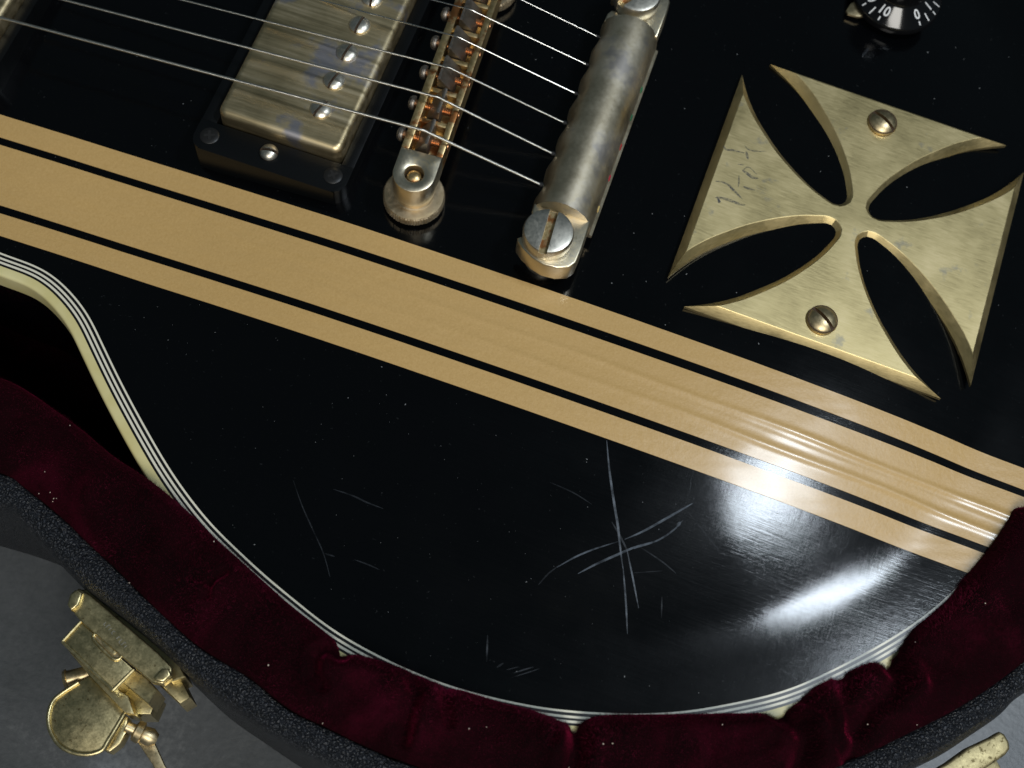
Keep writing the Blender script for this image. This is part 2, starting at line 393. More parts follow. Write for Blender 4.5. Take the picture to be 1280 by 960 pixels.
V = np.stack([np.c_[ring_at(e + r), np.full(N, ZR + z)] for r, z in prof], 1).reshape(-1, 3)
F = grid_faces(N, len(prof), True); F.append([i * len(prof) + len(prof) - 1 for i in range(N)])
o = mesh_obj('body_back', V, F, m_black, GUITAR, 'p', angle=50)

# ------------------------------------------------------------------ tan tape stripes following the carve
EU = [(0,142.6),(300,238.5),(460,287.5),(610,336),(760,385),(920,446),(1100,516),(1280,584)]
E1a = [(0,172),(300,267.5),(460,316),(610,364.5),(760,415),(920,476),(1280,612.8)]
E1b = [(0,180),(300,276),(460,325),(620,377.5),(760,425.5),(920,486),(1280,620.5)]
E2a = [(0,257),(300,354),(460,403.5),(620,457.5),(760,506),(900,560),(1237,685)]
E2b = [(0,265.6),(300,363),(460,412.5),(620,466),(760,515),(900,570),(1235.5,692.5)]
EL = [(0,294.5),(300,393),(460,445),(600,491),(793.7,560),(900,601.8),(1211.7,716.7)]
def edge_fn(px):
    a = np.array(px, float); k = np.polyfit(a[:, 0], a[:, 1], 3); xs = np.linspace(a[0, 0] - 10, a[-1, 0] + 8, 90)
    p = unS(np.c_[xs, np.polyval(k, xs)])[:, :2]; p[:, 1] = smooth(p[:, 1:2], 30)[:, 0]
    sl = (p[5, 1] - p[0, 1]) / (p[5, 0] - p[0, 0]); sr = (p[-1, 1] - p[-6, 1]) / (p[-1, 0] - p[-6, 0])
    def f(x):
        x = np.asarray(x, float)
        return np.interp(x, p[:, 0], p[:, 1]) + np.minimum(0, x - p[0, 0]) * sl + np.maximum(0, x - p[-1, 0]) * sr
    return f
fU, f1a, f1b, f2a, f2b, fL = [edge_fn(q) for q in (EU, E1a, E1b, E2a, E2b, EL)]
g1a, g1b, g2a, g2b = (lambda x: f1a(x) + .17), (lambda x: f1b(x) - .17), (lambda x: f2a(x) + .17), (lambda x: f2b(x) - .17)
def band(fa, fb, name, nv, ridges=None, label=None):
    xs0 = np.r_[-262 + 0 * np.linspace(0, 1, 1), np.linspace(-240, 160, 640)]
    rows = []
    for v in np.linspace(0, 1, nv):
        y = fa(xs0) * (1 - v) + fb(xs0) * v; P = np.c_[xs0, y]; ins = inside(P); d = dist(P, OUTC) * np.where(ins, -1, 1)
        ok = d < (.8 if True else 0); last = np.where(ok)[0].max(); first = np.where(ok)[0].min()
        xa, xb = xs0[first], xs0[last] + (0 if last + 1 >= len(xs0) else (.8 - d[last]) / max(1e-3, d[last + 1] - d[last]) * (xs0[last + 1] - xs0[last]))
        x = np.linspace(xa, xb, 560); rows.append(np.c_[x, fa(x) * (1 - v) + fb(x) * v, np.full(560, v)])
    R_ = np.stack(rows, 1); P = R_.reshape(-1, 3); z = S(P[:, :2])
    lift = np.full(len(z), .16)
    vv = P[:, 2]; xx = P[:, 0]
    if ridges:
        for (v0, v1, wd, amp, xa, xb) in ridges:
            c = v0 + (v1 - v0) * np.clip((xx + 80) / 220, 0, 1) + .012 * np.sin(xx * .11 + v0 * 9)
            A = amp * np.clip((xx - xa) / (xb - xa), 0, 1) ** 1.5 * (1 + .15 * np.sin(xx * .12 + v0 * 30))
            lift += A * np.exp(-((vv - c) / wd) ** 2)
    lift += .02 * np.sin(xx * .5 + vv * 4) * np.sin(vv * 7 + xx * .07)
    Z = z + lift; V = np.c_[P[:, :2], Z]; V = V.reshape(560, nv, 3)
    a = V[:, :1].copy(); a[:, :, 2] -= .22; bq = V[:, -1:].copy(); bq[:, :, 2] -= .22
    V = np.concatenate([a, V, bq], 1); m = nv + 2
    endcap = V[-1:].copy(); endcap[:, :, 2] -= .3; V = np.concatenate([V, endcap], 0)
    o = mesh_obj(name, V.reshape(-1, 3), grid_faces(561, m), m_tape, GUITAR, 'p', angle=60)
    if o.data.polygons[m * 200 + nv // 2].normal.z < 0: o.data.flip_normals()
    if label: o['label'] = label
band(fU, g1a, 'tan_stripe', 8, label='upper narrow tan stripe')
band(g1b, g2a, 'tan_stripe', 60, [(.33, .40, .055, .27, -130, 120), (.66, .75, .060, .29, -120, 120), (.50, .55, .04, .05, 20, 90)], label='wide tan stripe with raised lengthwise creases')
band(g2b, fL, 'tan_stripe', 8, label='lower narrow tan stripe')

# ------------------------------------------------------------------ pickups
def make_pickup():
    PK = empty('pickup', (-78, 41, 0), GUITAR)
    R_ = [(-99.8, -3.2), (-99.2, -4.0), (-57.0, -4.0), (-56.2, -3.2), (-56.2, 85.2), (-57, 86), (-99.2, 86), (-99.8, 85.2)]
    g = G()
    # frame of four bars so the cover passes through it
    o_ = catmull([(-100, 1), (-99.9, -.8), (-98.9, -2.9), (-96.8, -3.9), (-95, -4), (-61, -4), (-59.2, -3.9), (-57.1, -2.9), (-56.1, -.8), (-56, 1)], 4)
    def bar(P): g.add(*prism(P, -4, 5.6, .6, 3))
    bar(np.vstack([o_, [(-56, 5.0), (-100, 5.0)]])); bar([(-56, 77.0), (-56, 86), (-100, 86), (-100, 77.0)])
    g.add(*prism([(-100, 5.01), (-95.6, 5.01), (-95.6, 76.99), (-100, 76.99)], -4, 5.6, .35, 2)); g.add(*prism([(-59.6, 5.01), (-56, 5.01), (-56, 76.99), (-59.6, 76.99)], -4, 5.6, .35, 2))
    g.build('mounting_ring', m_ring, PK)
    g = G(); x0, x1, y0, y1 = -95.4, -59.8, 5.6, 76.4; c = []
    r = 2.6
    for cx, cy, a0 in ((x1 - r, y0 + r, -90), (x1 - r, y1 - r, 0), (x0 + r, y1 - r, 90), (x0 + r, y0 + r, 180)):
        for k in range(7): a = math.radians(a0 + 15 * k); c.append((cx + r * math.cos(a), cy + r * math.sin(a)))
    g.add(*prism(c, -3, 10.6, 1.9, 7)); g.build('pickup_cover', m_cover, PK, angle=60)
    # pole screws
    hd = [(2.6, 10.3), (2.95, 10.6), (2.9, 11.0), (2.4, 11.5), (1.5, 11.85), (.4, 11.95)]
    ps = None; angs = [70, 78, 82, 84, 100, 60]
    for i in range(6):
        y = 16.25 + 9.9 * i; px = -69.6 - .1 * i
        if ps is None:
            V, F = slotted([(r_, z_ - 10.3) for r_, z_ in hd], .7, .6); ps = mesh_obj('pole_screw', V + [px, y, 10.4], F, None, PK, (px, y, 10.4), mats=[m_chrome, m_slot], midx=slotted.mi); ps.rotation_euler.z = math.radians(angs[i])
        else: copy_obj(ps, PK, (px, y, 10.4), math.radians(angs[i]))
    # height screw and corner screws of the ring
    V, F = slotted([(2.3, 0), (2.5, .5), (2.35, 1.1), (1.7, 1.7), (.9, 2.0), (.3, 2.1)], .8, .8)
    a = mesh_obj('height_screw', V + [-78.9, 1.3, 5.4], F, None, PK, (-78.9, 1.3, 5.4), mats=[m_chrome, m_slot], midx=slotted.mi); a.rotation_euler.z = math.radians(8)
    copy_obj(a, PK, (-78.9, 81.5, 5.4), .5)
    g = G(); g.add(*lathe([(2.6, 0), (2.6, .25), (2.3, .45), (1.2, .5), (.2, .5)], seg=32))
    g.add(*xf(box((-1.5, -.36, .3), (1.5, .36, .60)), .4), 1); g.add(*xf(box((-.36, -1.5, .3), (.36, 1.5, .595)), .4), 1)  # raised black bars paint the shade of the cross recess
    first = g.build('ring_screw', [m_blackscrew, m_dark], PK, (0, 0, 0))
    first.location = ((np.array((-95.8, .6, 5.5)) - ORG[PK.name]) * MM); ORG[first.name] = np.array((-95.8, .6, 5.5))
    for q in ((-60.4, .9, 5.5), (-60.4, 81.2, 5.5), (-95.8, 81.2, 5.5)): copy_obj(first, PK, q, random.random())
    return PK
PK = make_pickup(); PK['label'] = 'bridge pickup with tarnished metal cover in a black ring'
PK2 = PK.copy(); COL.objects.link(PK2); place(PK2, (-182.0, 41, -5.2), GUITAR); PK2.rotation_euler.y = math.radians(-2.6); PK2['label'] = 'neck pickup whose corner shows at the left edge'
for ch in [c for c in PK.children]:
    c = ch.copy(); COL.objects.link(c); c.parent = PK2

# ------------------------------------------------------------------ bridge
BA = math.radians(3.1)
BR = empty('bridge', (-38.5, 4.2, 0), GUITAR)
def bl(VF): return xf(VF, BA, (-38.5, 4.2, 0))          # local: x across, y along the bridge
def brect(x0, x1, y0, y1, z0, z1, bv=.25): return bl(box((x0, y0, z0), (x1, y1, z1), bv))
g = G()
def lug(yc, sgn, yend):
    """rounded end of the bridge with a hole over the post"""
    nA = 64; out = []
    for k in range(nA):
        a = 2 * math.pi * k / nA; dx, dy = math.cos(a), math.sin(a)
        if dy * sgn <= 0: r = 5.7
        else:
            r = min(5.7 / max(1e-6, abs(dx)), abs(yend - yc) / max(1e-6, abs(dy)))
            r = min(r, 99)
        out.append((dx * r, yc + dy * r))
    out = np.array(out); V = []; c = np.array([0, yc])
    for z, sc_, hole in ((7.2, 1, 0), (13.9, 1, 0), (14.35, .975, 0), (14.5, .93, 0)):
        P = c + (out - c) * sc_; V.append(np.c_[P, np.full(nA, z)])
    for r, z in ((3.0, 14.5), (2.6, 14.2), (2.6, 9.5)):
        V.append(np.array([(r * math.cos(2 * math.pi * k / nA), yc + r * math.sin(2 * math.pi * k / nA), z) for k in range(nA)]))
    V = np.stack(V, 1).reshape(-1, 3); g.add(*bl((V, [f[::-1] for f in grid_faces(nA, 7, True)])))
lug(0, 1, 7.0); lug(74, -1, 67.0); g.mi = [1] * len(g.mi)
def brr(x0, x1, y0, y1, z0, z1, bv): g.add(*brect(x0, x1, y0, y1, z0, z1, bv))
brr(-5.7, -3.5, 6.9, 67.1, 7.2, 14.45, .3); brr(3.9, 5.7, 6.9, 67.1, 7.2, 14.45, .3); brr(-3.6, 4.0, 6.9, 67.1, 7.2, 9.6, .1)
sy = [12.0, 22.4, 32.8, 43.2, 53.4, 63.6]
for k in range(5):
    ym = (sy[k] + sy[k + 1]) / 2; brr(-3.55, 3.95, ym - .75, ym + .75, 9, 13.6 - .3 * (k % 2), .15)
for s_ in (-1, 1):
    for k in range(6):
        pass
g.build('bridge_body', [m_gold, m_lugm], BR, angle=40)
V, F = lathe([(2.0, 8), (2.0, 12.4), (1.8, 13.0), (1.1, 13.5), (.3, 13.6)], seg=28); post = mesh_obj('post', *bl((V, F)), m_gold, BR)
V, F = lathe([(5.0, 4.0), (5.0, 7.3)], seg=48)
copy_obj(post, BR, ORG[post.name] + [-74 * math.sin(BA), 74 * math.cos(BA), 0])
wob = lambda a, j: 1 - (.022 if (j in (1, 2) and math.sin(a * 70) > 0) else 0)
wh = G(); wh.add(*bl(lathe([(7.6, 1.2), (8.35, 1.5), (8.35, 3.8), (8.0, 4.2), (5.3, 4.2), (5.0, 4.6), (4.9, 7.3)], seg=280, wob=wob)))
wheel = wh.build('thumbwheel', m_wheel, BR, angle=30)
copy_obj(wheel, BR, ORG[wheel.name] + [-74 * math.sin(BA), 74 * math.cos(BA), 0])
for k in range(6):
    y = sy[k]; tb = k < 2; w_ = 4.1; sx = [.2, .3, -.4, -.5, -.3, 0][k]
    if tb: pf = [(-2.9, 9.7), (-2.7, 12.2), (.2, 17.2), (.55, 17.3), (.95, 17.0), (.95, 9.7)]
    else: pf = [(-2.0, 9.7), (-2.0, 16.6), (-1.75, 17.1), (-1.3, 17.15), (2.1, 13.2), (2.5, 12.3), (2.5, 9.7)]
    pf = np.array(pf) + [sx, 0]; nP = len(pf)
    V = np.array([(a, y + s_, z) for s_ in (-w_, w_) for a, z in pf]); F = [[i, (i + 1) % nP, (i + 1) % nP + nP, i + nP] for i in range(nP)] + [list(range(nP))[::-1], list(range(nP, 2 * nP))]
    bm = bmesh.new(); vv = [bm.verts.new(q) for q in V]
    for f in F: bm.faces.new([vv[i] for i in f])
    bmesh.ops.recalc_face_normals(bm, faces=bm.faces); bmesh.ops.bevel(bm, geom=list(bm.edges), offset=.12, segments=2, affect='EDGES'); VF = bm_arrays(bm); bm.free()
    sd = mesh_obj('saddle', *bl(VF), m_saddle, BR, angle=30)
    # adjusting screw lying across the bridge
    g = G(); ph = (lambda V: np.stack([V[:, 2], V[:, 0], V[:, 1]], -1))
    pf = []
    x = -3.3
    while x < 4.6: pf += [(1.25, x), (.98, x + .28)]; x += .56
    V, F = lathe([(1.0, -6.8)] + [(1.15, -6.0), (1.35, -5.6), (1.35, -5.2), (1.0, -4.9)] + pf + [(.9, 5.9), (.3, 6.2)], seg=20)
    V = ph(V) + [0, y, 12.3]; g.add(*bl((V, F)), 1)
    V, F = slotted([(1.9, 0), (2.05, .4), (1.95, 1.0), (1.4, 1.6), (.6, 1.85), (.2, 1.9)], .55, .9, 28)
    V = V @ np.array(Matrix.Rotation(random.random() * 3, 3, 'Z')).T; V = np.stack([-V[:, 2] - 6.6, V[:, 0], V[:, 1] + 12.3], -1) + [0, y, 0]; g.add(*bl((V, F)), 0)
    g.build('saddle_screw', [m_saddle, m_rust], BR, angle=40)

# ------------------------------------------------------------------ tailpiece
TP = empty('stop_tailpiece', (0, 41, 0), GUITAR)
# front (bridge side) outline is scalloped between the strings
pf = [(9.9, 3.2), (10.4, 3.3), (10.4, 4.3), (9.7, 4.8), (9.6, 7), (9.0, 10), (7.4, 12.9), (5.0, 14.9), (2.0, 15.8), (-1.0, 15.5), (-3.8, 13.9), (-5.7, 11.2), (-6.6, 8.2), (-6.7, 6.0), (-6.0, 4.2), (-4.5, 3.3)]
ys = np.linspace(8.7, 73.3, 160); V = []
YT = [16.3, 26.7, 37.3, 47.6, 58.0, 68.3]
for y in ys:
    ph_ = math.cos(2 * math.pi * (y - YT[0]) / 10.4)
    for x, z in pf:
        k = max(0, min(1, (-3 - x) / 3)) ** 1; V.append((x + .38 * k * ph_, y, z))
nP = len(pf); F = []
for i in range(len(ys) - 1):
    for j in range(nP): F.append([i * nP + j, i * nP + (j + 1) % nP, (i + 1) * nP + (j + 1) % nP, (i + 1) * nP + j])
F.append(list(range(nP))[::-1]); F.append([(len(ys) - 1) * nP + j for j in range(nP)])
g = G(); g.add(V, F)
bar_o = g.build('bar', m_nickel, TP, angle=50)
bm = bmesh.new(); bm.from_mesh(bar_o.data); bmesh.ops.recalc_face_normals(bm, faces=bm.faces); bm.to_mesh(bar_o.data); bm.free(); bar_o.data.set_sharp_from_angle(angle=math.radians(50))
def ear(sgn, y0):
    P = [(9.2, 9.2), (9.4, 0), (9.2, -4.0), (8.0, -5.9), (5, -7.2), (1.5, -7.5), (-2.0, -6.6), (-5.0, -5.0), (-7.0, -3.4), (-7.4, -2.4), (-6.7, -1.6), (-5.2, -2.2), (-3.2, -3.6)]
    for a in range(-70, 71, 10): P.append((-3.0 + 4.9 * math.cos(math.radians(a)) + .2, 4.9 * math.sin(math.radians(a)) * .75 + .6))
    P += [(-3.4, 4.6), (-5.6, 5.0), (-6.4, 6.4), (-6.5, 9.2)]
    P = np.array(P); P[:, 1] = y0 + sgn * P[:, 1]
    return prism(P, 4.6, 10.9, .55, 3)
V, F = ear(1, 0); e1 = mesh_obj('lug', V, F, m_lugm, TP, angle=40)
V, F = ear(-1, 82); e2 = mesh_obj('lug', V, F, m_lugm, TP, angle=40)
g = G(); V, F = slotted([(6.2, 11.0), (6.6, 11.6), (6.7, 14.6), (6.35, 15.3), (5.6, 15.6), (.5, 15.65)], 2.3, 14.0, 64); g.add(V, F, 0)
g.add(*box((-6.3, -1.1, 13.9), (6.3, 1.1, 14.05)), 1); g.add(*lathe([(5.2, -2), (5.2, 11.1)], seg=40), 0)
st = g.build('stud', [m_chrome, m_gold], TP, (0, 0, 0)); st.rotation_euler.z = math.radians(94)
copy_obj(st, TP, (0, 82, 0), math.radians(58))
# coloured thread wraps on the ball ends behind the bar
for y, cname, cc in ((57.5, 'green', (.02, .16, .07)), (26.7, 'red', (.35, .02, .04)), (37.3, 'red', (.30, .03, .03)), (47.6, 'green', (.02, .12, .06)), (16.3, 'gold', (.5, .38, .15))):
    mm_, _, _ = mat(cname + '_ball_end', cc, .5); V, F = tube([(8.9, y - .7, 6.0), (8.9, y + .7, 6.0)], 1.1, 14)
    mesh_obj('ball_end', V, F, mm_, TP)

# ------------------------------------------------------------------ strings
SP = [((529.5, 163), 17.45, (0, 22), 8.0, .43), ((547, 121.5), 17.45, (80, 0), 8.6, .37), ((562, 85), 17.4, (228, 0), 9.6, .30), ((573, 46.5), 17.35, (400, 0), 10.6, .22), ((588, 12), 17.3, (530, -5), 13.0, .17), (None, 17.3, None, 9, .14)]
for k, (sp, zs, lp, zl, r) in enumerate(SP):
    if sp: A = un(*sp, zs + r); B = un(*lp, zl)
    else: A = np.array([-41.3, 67.7, 17.4]); B = np.array([-160, 66, 8.5])
    if k == 4: B = A + np.array([-120, -1.2, -9.5])
    if k == 3: pass
    C = A + (B - A) * ((A[0] + 330) / (A[0] - B[0]))
    T_ = np.array([-6.3, YT[k], 8.7]); T2 = np.array([-4.0, YT[k] + .1, 8.4])
    up1 = A + (B - A) * .01; dn = A + (T_ - A) * .03
    P = np.vstack([np.linspace(C, up1, 60), [A + [-.5, 0, .03], A + [.5, 0, .0]], np.linspace(dn, T_, 30), [T2]])
    g = G(); g.add(*tube(P, r, 14)); g.build('string', m_wound if k < 3 else m_steel, GUITAR, angle=80)
    # black stub painting the shaded string hole in the bar
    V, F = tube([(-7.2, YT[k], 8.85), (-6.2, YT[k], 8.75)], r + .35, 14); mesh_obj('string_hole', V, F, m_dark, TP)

# ------------------------------------------------------------------ brass cross
CC = np.array([76.617, 40.525]); CAR = -.029
PZ = lambda x: .8 - .080 * (x - 42)
arm = [(35.6, 42.3), (31.4, 40.0), (27.0, 37.2), (22.6, 33.7), (18.3, 29.4), (14.6, 25.3), (11.3, 20.9), (8.5, 16.5), (6.4, 12.5), (5.0, 9.0), (4.35, 7.2)]
arm = catmull(arm, 4)
q = [tuple(p) for p in arm]; endc = [(4.25, 6.2), (4.45, 5.2), (4.9, 4.6 + .3), (5.2, 4.45), (6.2, 4.25)]
side = q + [(4.2, 6.4), (4.3, 5.4), (4.75, 4.75)]; other = [(y, x) for x, y in side[:-1]][::-1]
quad = side + other                                          # top arm tip -> inner end -> right arm tip, quadrant +,+
outl = []
for k in range(4):
    a = math.radians(90 * -k)
    outl += [(x * math.cos(a) - y * math.sin(a), x * math.sin(a) + y * math.cos(a)) for x, y in quad]
outl = np.array(outl)[::-1]                                  # now counter-clockwise
def offset(P, d):
    e0 = P - np.roll(P, 1, 0); e1 = np.roll(P, -1, 0) - P
    e0 /= np.linalg.norm(e0, axis=1)[:, None]; e1 /= np.linalg.norm(e1, axis=1)[:, None]
    n0 = np.stack([-e0[:, 1], e0[:, 0]], -1); n1 = np.stack([-e1[:, 1], e1[:, 0]], -1)
    m = n0 + n1; k = 1 + (n0 * n1).sum(1); return P + d * m / np.maximum(k, .06)[:, None]
area = .5 * np.sum(outl[:, 0] * np.roll(outl[:, 1], -1) - np.roll(outl[:, 0], -1) * outl[:, 1])
if area < 0: outl = outl[::-1]
def inset(P, d):
    Q = offset(P, d); lim = 42.3 - d
    for i, q_ in enumerate(Q):
        ax = 0 if abs(P[i][0]) > abs(P[i][1]) else 1                      # arm along x or y
        if abs(q_[ax]) > lim - 1e-6 or abs(P[i][ax]) > 42.2: Q[i] = (np.nan, np.nan)
    # tips: where the inset side meets the inset end
    sp = offset(np.array(side), -d) if False else None
    tx = TIP[d]
    for i in range(len(Q)):
        if np.isnan(Q[i][0]):
            ax = 0 if abs(P[i][0]) > abs(P[i][1]) else 1; v = [0, 0]
            v[ax] = math.copysign(lim, P[i][ax]); v[1 - ax] = math.copysign(tx, P[i][1 - ax]); Q[i] = v
    return Q
TIP = {}
for d_i in (2.05, 2.25):
    Qo = offset(outl, d_i); lim = 42.3 - d_i; best = 1e9
    m_ = [(q_[0], q_[1]) for p_, q_ in zip(outl, Qo) if p_[1] > abs(p_[0]) and p_[0] > 0 and 30 < p_[1] < 42.2]
    m_.sort(key=lambda t: t[1]); ys_ = [t[1] for t in m_]; TIP[d_i] = float(np.interp(lim, ys_, [t[0] for t in m_]))
inn = inset(outl, 2.05)
# slightly blunt the sixteen sharp tips
def plate_pts(P, dz):
    c, s_ = math.cos(CAR), math.sin(CAR); W_ = np.stack([P[:, 0] * c - P[:, 1] * s_, P[:, 0] * s_ + P[:, 1] * c], -1) + CC
    # the plate follows the fall of the top a little: keep its true outline, drop it along the line of sight
    W3 = np.c_[W_, np.full(len(W_), 1.0)]; cc = (W3 - CP); z = PZ(W_[:, 0]) + dz
    t = (PZ(W_[:, 0]) + .65 - CP[2]) / cc[:, 2]; W4 = CP + cc * t[:, None]; W4[:, 2] = PZ(W4[:, 0]) + dz; return W4
V = np.vstack([plate_pts(outl, -.7), plate_pts(outl, .35), plate_pts(offset(outl, .12), .55), plate_pts(inn, 2.75), plate_pts(inset(outl, 2.25), 2.85)]); n = len(outl)
ringsn = 5; F = []; mi = []
for r in range(ringsn - 1):
    for i in range(n): F.append([r * n + i, r * n + (i + 1) % n, (r + 1) * n + (i + 1) % n, (r + 1) * n + i]); mi.append(1)
V = np.vstack([V, V[-n:]]); top_i = ringsn * n
from mathutils.geometry import tessellate_polygon
keep = [i for i in range(n) if np.linalg.norm(V[top_i + i] - V[top_i + (i - 1) % n]) > 1e-3]
tf = [[keep[j] + top_i for j in t] for t in tessellate_polygon([[Vector((V[top_i + i][0], V[top_i + i][1], 0)) for i in keep]])]
def up_(t): a, b_, c = [V[i] for i in t]; return t if np.cross(b_ - a, c - a)[2] > 0 else t[::-1]
tf = [up_(t) for t in tf]
F += tf; mi += [0] * len(tf)
CX = empty('brass_cross_plate', (CC[0], CC[1], 0), GUITAR)
mesh_obj('cross', V, F, None, CX, mats=[m_brass, m_brassedge], midx=mi, angle=18)
first = None
for (u, v_), an in (((-.3, 33.3), 150), ((-.3, -33.8), 146)):
    p = plate_pts(np.array([(u, v_)]), 2.85)[0]
    if first is None:
        V, F = slotted([(4.0, 0), (4.3, .35), (4.2, .9), (3.5, 1.7), (2.4, 2.3), (1.2, 2.6), (.4, 2.65)], 1.0, 1.3, 48)
        first = mesh_obj('cross_screw', V + p, F, None, CX, p, mats=[m_brassdark, m_slot], midx=slotted.mi); first.rotation_euler.z = math.radians(an)
    else: copy_obj(first, CX, p, math.radians(an))

def ribbon(P, w_, taper=True):
    P = np.array(P, float); n = len(P); T = np.gradient(P, axis=0); N_ = np.stack([-T[:, 1], T[:, 0], 0 * T[:, 0]], -1); N_ /= np.linalg.norm(N_, axis=1)[:, None] + 1e-9
    s = np.linspace(0, 1, n); ww = w_ * (np.sin(np.pi * np.clip(s, .02, .98)) ** .5 if taper else np.ones(n)) / 2
    V = np.stack([P - N_ * ww[:, None], P + N_ * ww[:, None]], 1).reshape(-1, 3); return V, [f[::-1] for f in grid_faces(n, 2)]
# pen scribble on the left arm of the cross (traced strokes)
z6 = lambda L: [(880 + x / 8, 160 + y / 8) for x, y in L]
g = G()
for L, w_ in (([(185,200),(215,235),(280,240),(400,262)], .42), ([(415,240),(428,290),(440,325)], .5), ([(375,430),(430,465),(480,498),(545,508)], .6), ([(400,185),(440,225),(520,240),(620,235)], .28),
              ([(105,552),(170,556),(240,585),(300,640),(350,690),(382,720)], .42), ([(255,600),(290,640)], .5), ([(105,715),(150,712),(220,725),(300,750),(360,772),(410,775)], .55), ([(120,700),(150,760),(140,720)], .5), ([(388,592),(440,610),(510,625)], .45), ([(345,480),(345,540),(338,600)], .3), ([(380,440),(440,400),(530,470)], .25), ([(330,375),(400,380)], .22)):
    pp = catmull([(un(*q_, 3.0)) for q_ in z6(L)], 6); g.add(*ribbon(np.c_[pp[:, :2], PZ(pp[:, 0]) + 2.85 + .03], w_ * 1.5))
g.build('pen_writing', m_pen, CX, smooth_=False)['kind'] = 'stuff'

# ------------------------------------------------------------------ volume knob at the top right
kc = un(1124.5, -11.5, 4.0)
KN = empty('volume_knob', (kc[0], kc[1], 0), GUITAR)
V, F = lathe([(13.0, .2), (13.3, .5), (13.3, 2.4), (12.9, 2.9), (7.9, 5.45), (7.5, 6.2), (7.3, 9.5), (7.0, 14), (6.6, 14.8), (5.6, 15.1), (.3, 15.1)], (kc[0], kc[1]), 72); mesh_obj('knob_body', V, F, m_knob, KN, angle=40)
dv_ = un(1124.5, 40, 4) - un(1124.5, -11.5, 4); ab = math.atan2(dv_[1], dv_[0])
def knob_pt(r, a, h=.05):
    z = 2.9 + (12.9 - r) * .51 + h; return np.array([kc[0] + r * math.cos(a), kc[1] + r * math.sin(a), z])
g = G()
for k in range(-2, 22):
    if -2 < k < 0: pass
    if k < 0: continue
    a = ab + math.radians(31 + 15 * k)
    if k > 20: break
    g.add(*ribbon(np.array([knob_pt(r_, a) for r_ in ((11.6, 12.7) if k % 2 == 0 else (10.4, 12.7))]), .40, False))
g.build('knob_tick_marks', m_whiteprint, KN, smooth_=False)
for i in range(11):
    a = ab + math.radians(31 + 30 * i)
    cu = bpy.data.curves.new('digit', 'FONT'); cu.body = str(i); cu.size = 3.6 * MM; cu.align_x = 'CENTER'; cu.align_y = 'CENTER'; cu.extrude = 0; cu.offset = .06 * MM
    to = bpy.data.objects.new('digit', cu); dg = bpy.context.evaluated_depsgraph_get(); COL.objects.link(to); bpy.context.view_layer.update(); dg.update()
    me = bpy.data.meshes.new_from_object(to.evaluated_get(dg)); COL.objects.unlink(to); bpy.data.objects.remove(to)
    V = np.array([v.co[:] for v in me.vertices]) / MM; F = [list(p_.vertices) for p_ in me.polygons]
    # text x runs anticlockwise, its foot points outwards
    R0 = 9.8; W_ = []
    for x, y, _z in V: W_.append(knob_pt(R0 - y, a + x / R0, .06))
    if len(V): mesh_obj('digit', W_, F, m_whiteprint, KN, smooth_=False)
# metal pointer washer under the knob
pa = ab - math.radians(62); d0 = np.array([math.cos(pa), math.sin(pa)]); n0_ = np.array([-d0[1], d0[0]])
pp = un(1062, 14, 1.0)[:2]; c2 = kc[:2]; dd = pp - c2; L_ = np.linalg.norm(dd); dd = dd / L_; nn_ = np.array([-dd[1], dd[0]])
V, F = prism([c2 + nn_ * 5 + dd * 4, c2 - nn_ * 5 + dd * 4, c2 + dd * (L_ - 1.5) - nn_ * 2.4, c2 + dd * (L_ + .8) - nn_ * 0.6, c2 + dd * (L_ + .8) + nn_ * .6, c2 + dd * (L_ - 1.5) + nn_ * 2.4], .1, .9, .15)
mesh_obj('pointer_washer', V, F, m_brassdark, KN)

# ------------------------------------------------------------------ scratches, a painted glint, dust on the lacquer
def scr(Lst, m, name):
    g = G()
    for L, w_ in Lst:
        pp = catmull([p for p in unS(L)], 8); z = S(pp[:, :2]) + .07; g.add(*ribbon(np.c_[pp[:, :2], z], w_))
    g.build(name, m, GUITAR, smooth_=False)['kind'] = 'stuff'
s1 = lambda L: [(600 + x / 3.43, 530 + y / 3.43) for x, y in L]
s5 = lambda L: [(340 + x / 3.2, 560 + y / 3.2) for x, y in L]
s2 = lambda L: [(400 + x / 3.556, 760 + y / 3.556) for x, y in L]
scr([(s1([(543,70),(555,200),(575,340),(590,430),(600,520),(612,620)]), .62), (s1([(612,600),(625,760),(632,900)]), .45), (s1([(630,540),(655,660),(680,790)]), .42),
     (s1([(420,642),(500,600),(590,560),(660,530),(740,505)]), .6), (s1([(660,535),(760,500),(830,455),(868,415)]), .45), (s1([(620,495),(700,460),(790,410),(860,370),(912,340)]), .6),
     (s1([(330,615),(400,575),(480,540),(590,505)]), .42), (s1([(845,440),(860,420)]), .9)], m_scr, 'scratch_marks')
scr([(s1([(250,690),(290,645),(340,605)]), .35), (s1([(300,250),(400,295),(480,345)]), .3), (s1([(690,530),(780,590),(840,640)]), .35), (s1([(565,420),(600,480),(640,560)]), .5),
     (s5([(85,130),(120,230),(160,320),(205,420),(232,515)]), .3), (s5([(245,165),(320,190),(380,218),(445,243)]), .4), (s5([(330,447),(380,465),(430,487)]), .3), (s5([(210,422),(250,434)]), .35),
     (s5([(862,750),(860,850)]), .4), (s2([(745,120),(740,240)]), .42), (s2([(785,265),(815,245)]), .45), (s2([(860,290),(905,275),(950,262)]), .35), (s2([(850,310),(930,285),(975,270)]), .25), (s2([(830,275),(880,262)]), .25),
     (s1([(780,740),(778,830)]), .3), (s1([(905,230),(900,300)]), .25), (s1([(640,640),(780,630)]), .2), ([(1078,70),(1086,60)], .9), ([(905,628),(925,622)], .4), ([(860,640),(900,690)], .2), ([(880,600),(930,660)], .2)], m_scrf, 'faint_scratches_and_glint')  # the short wide streak below the knob paints a small reflection
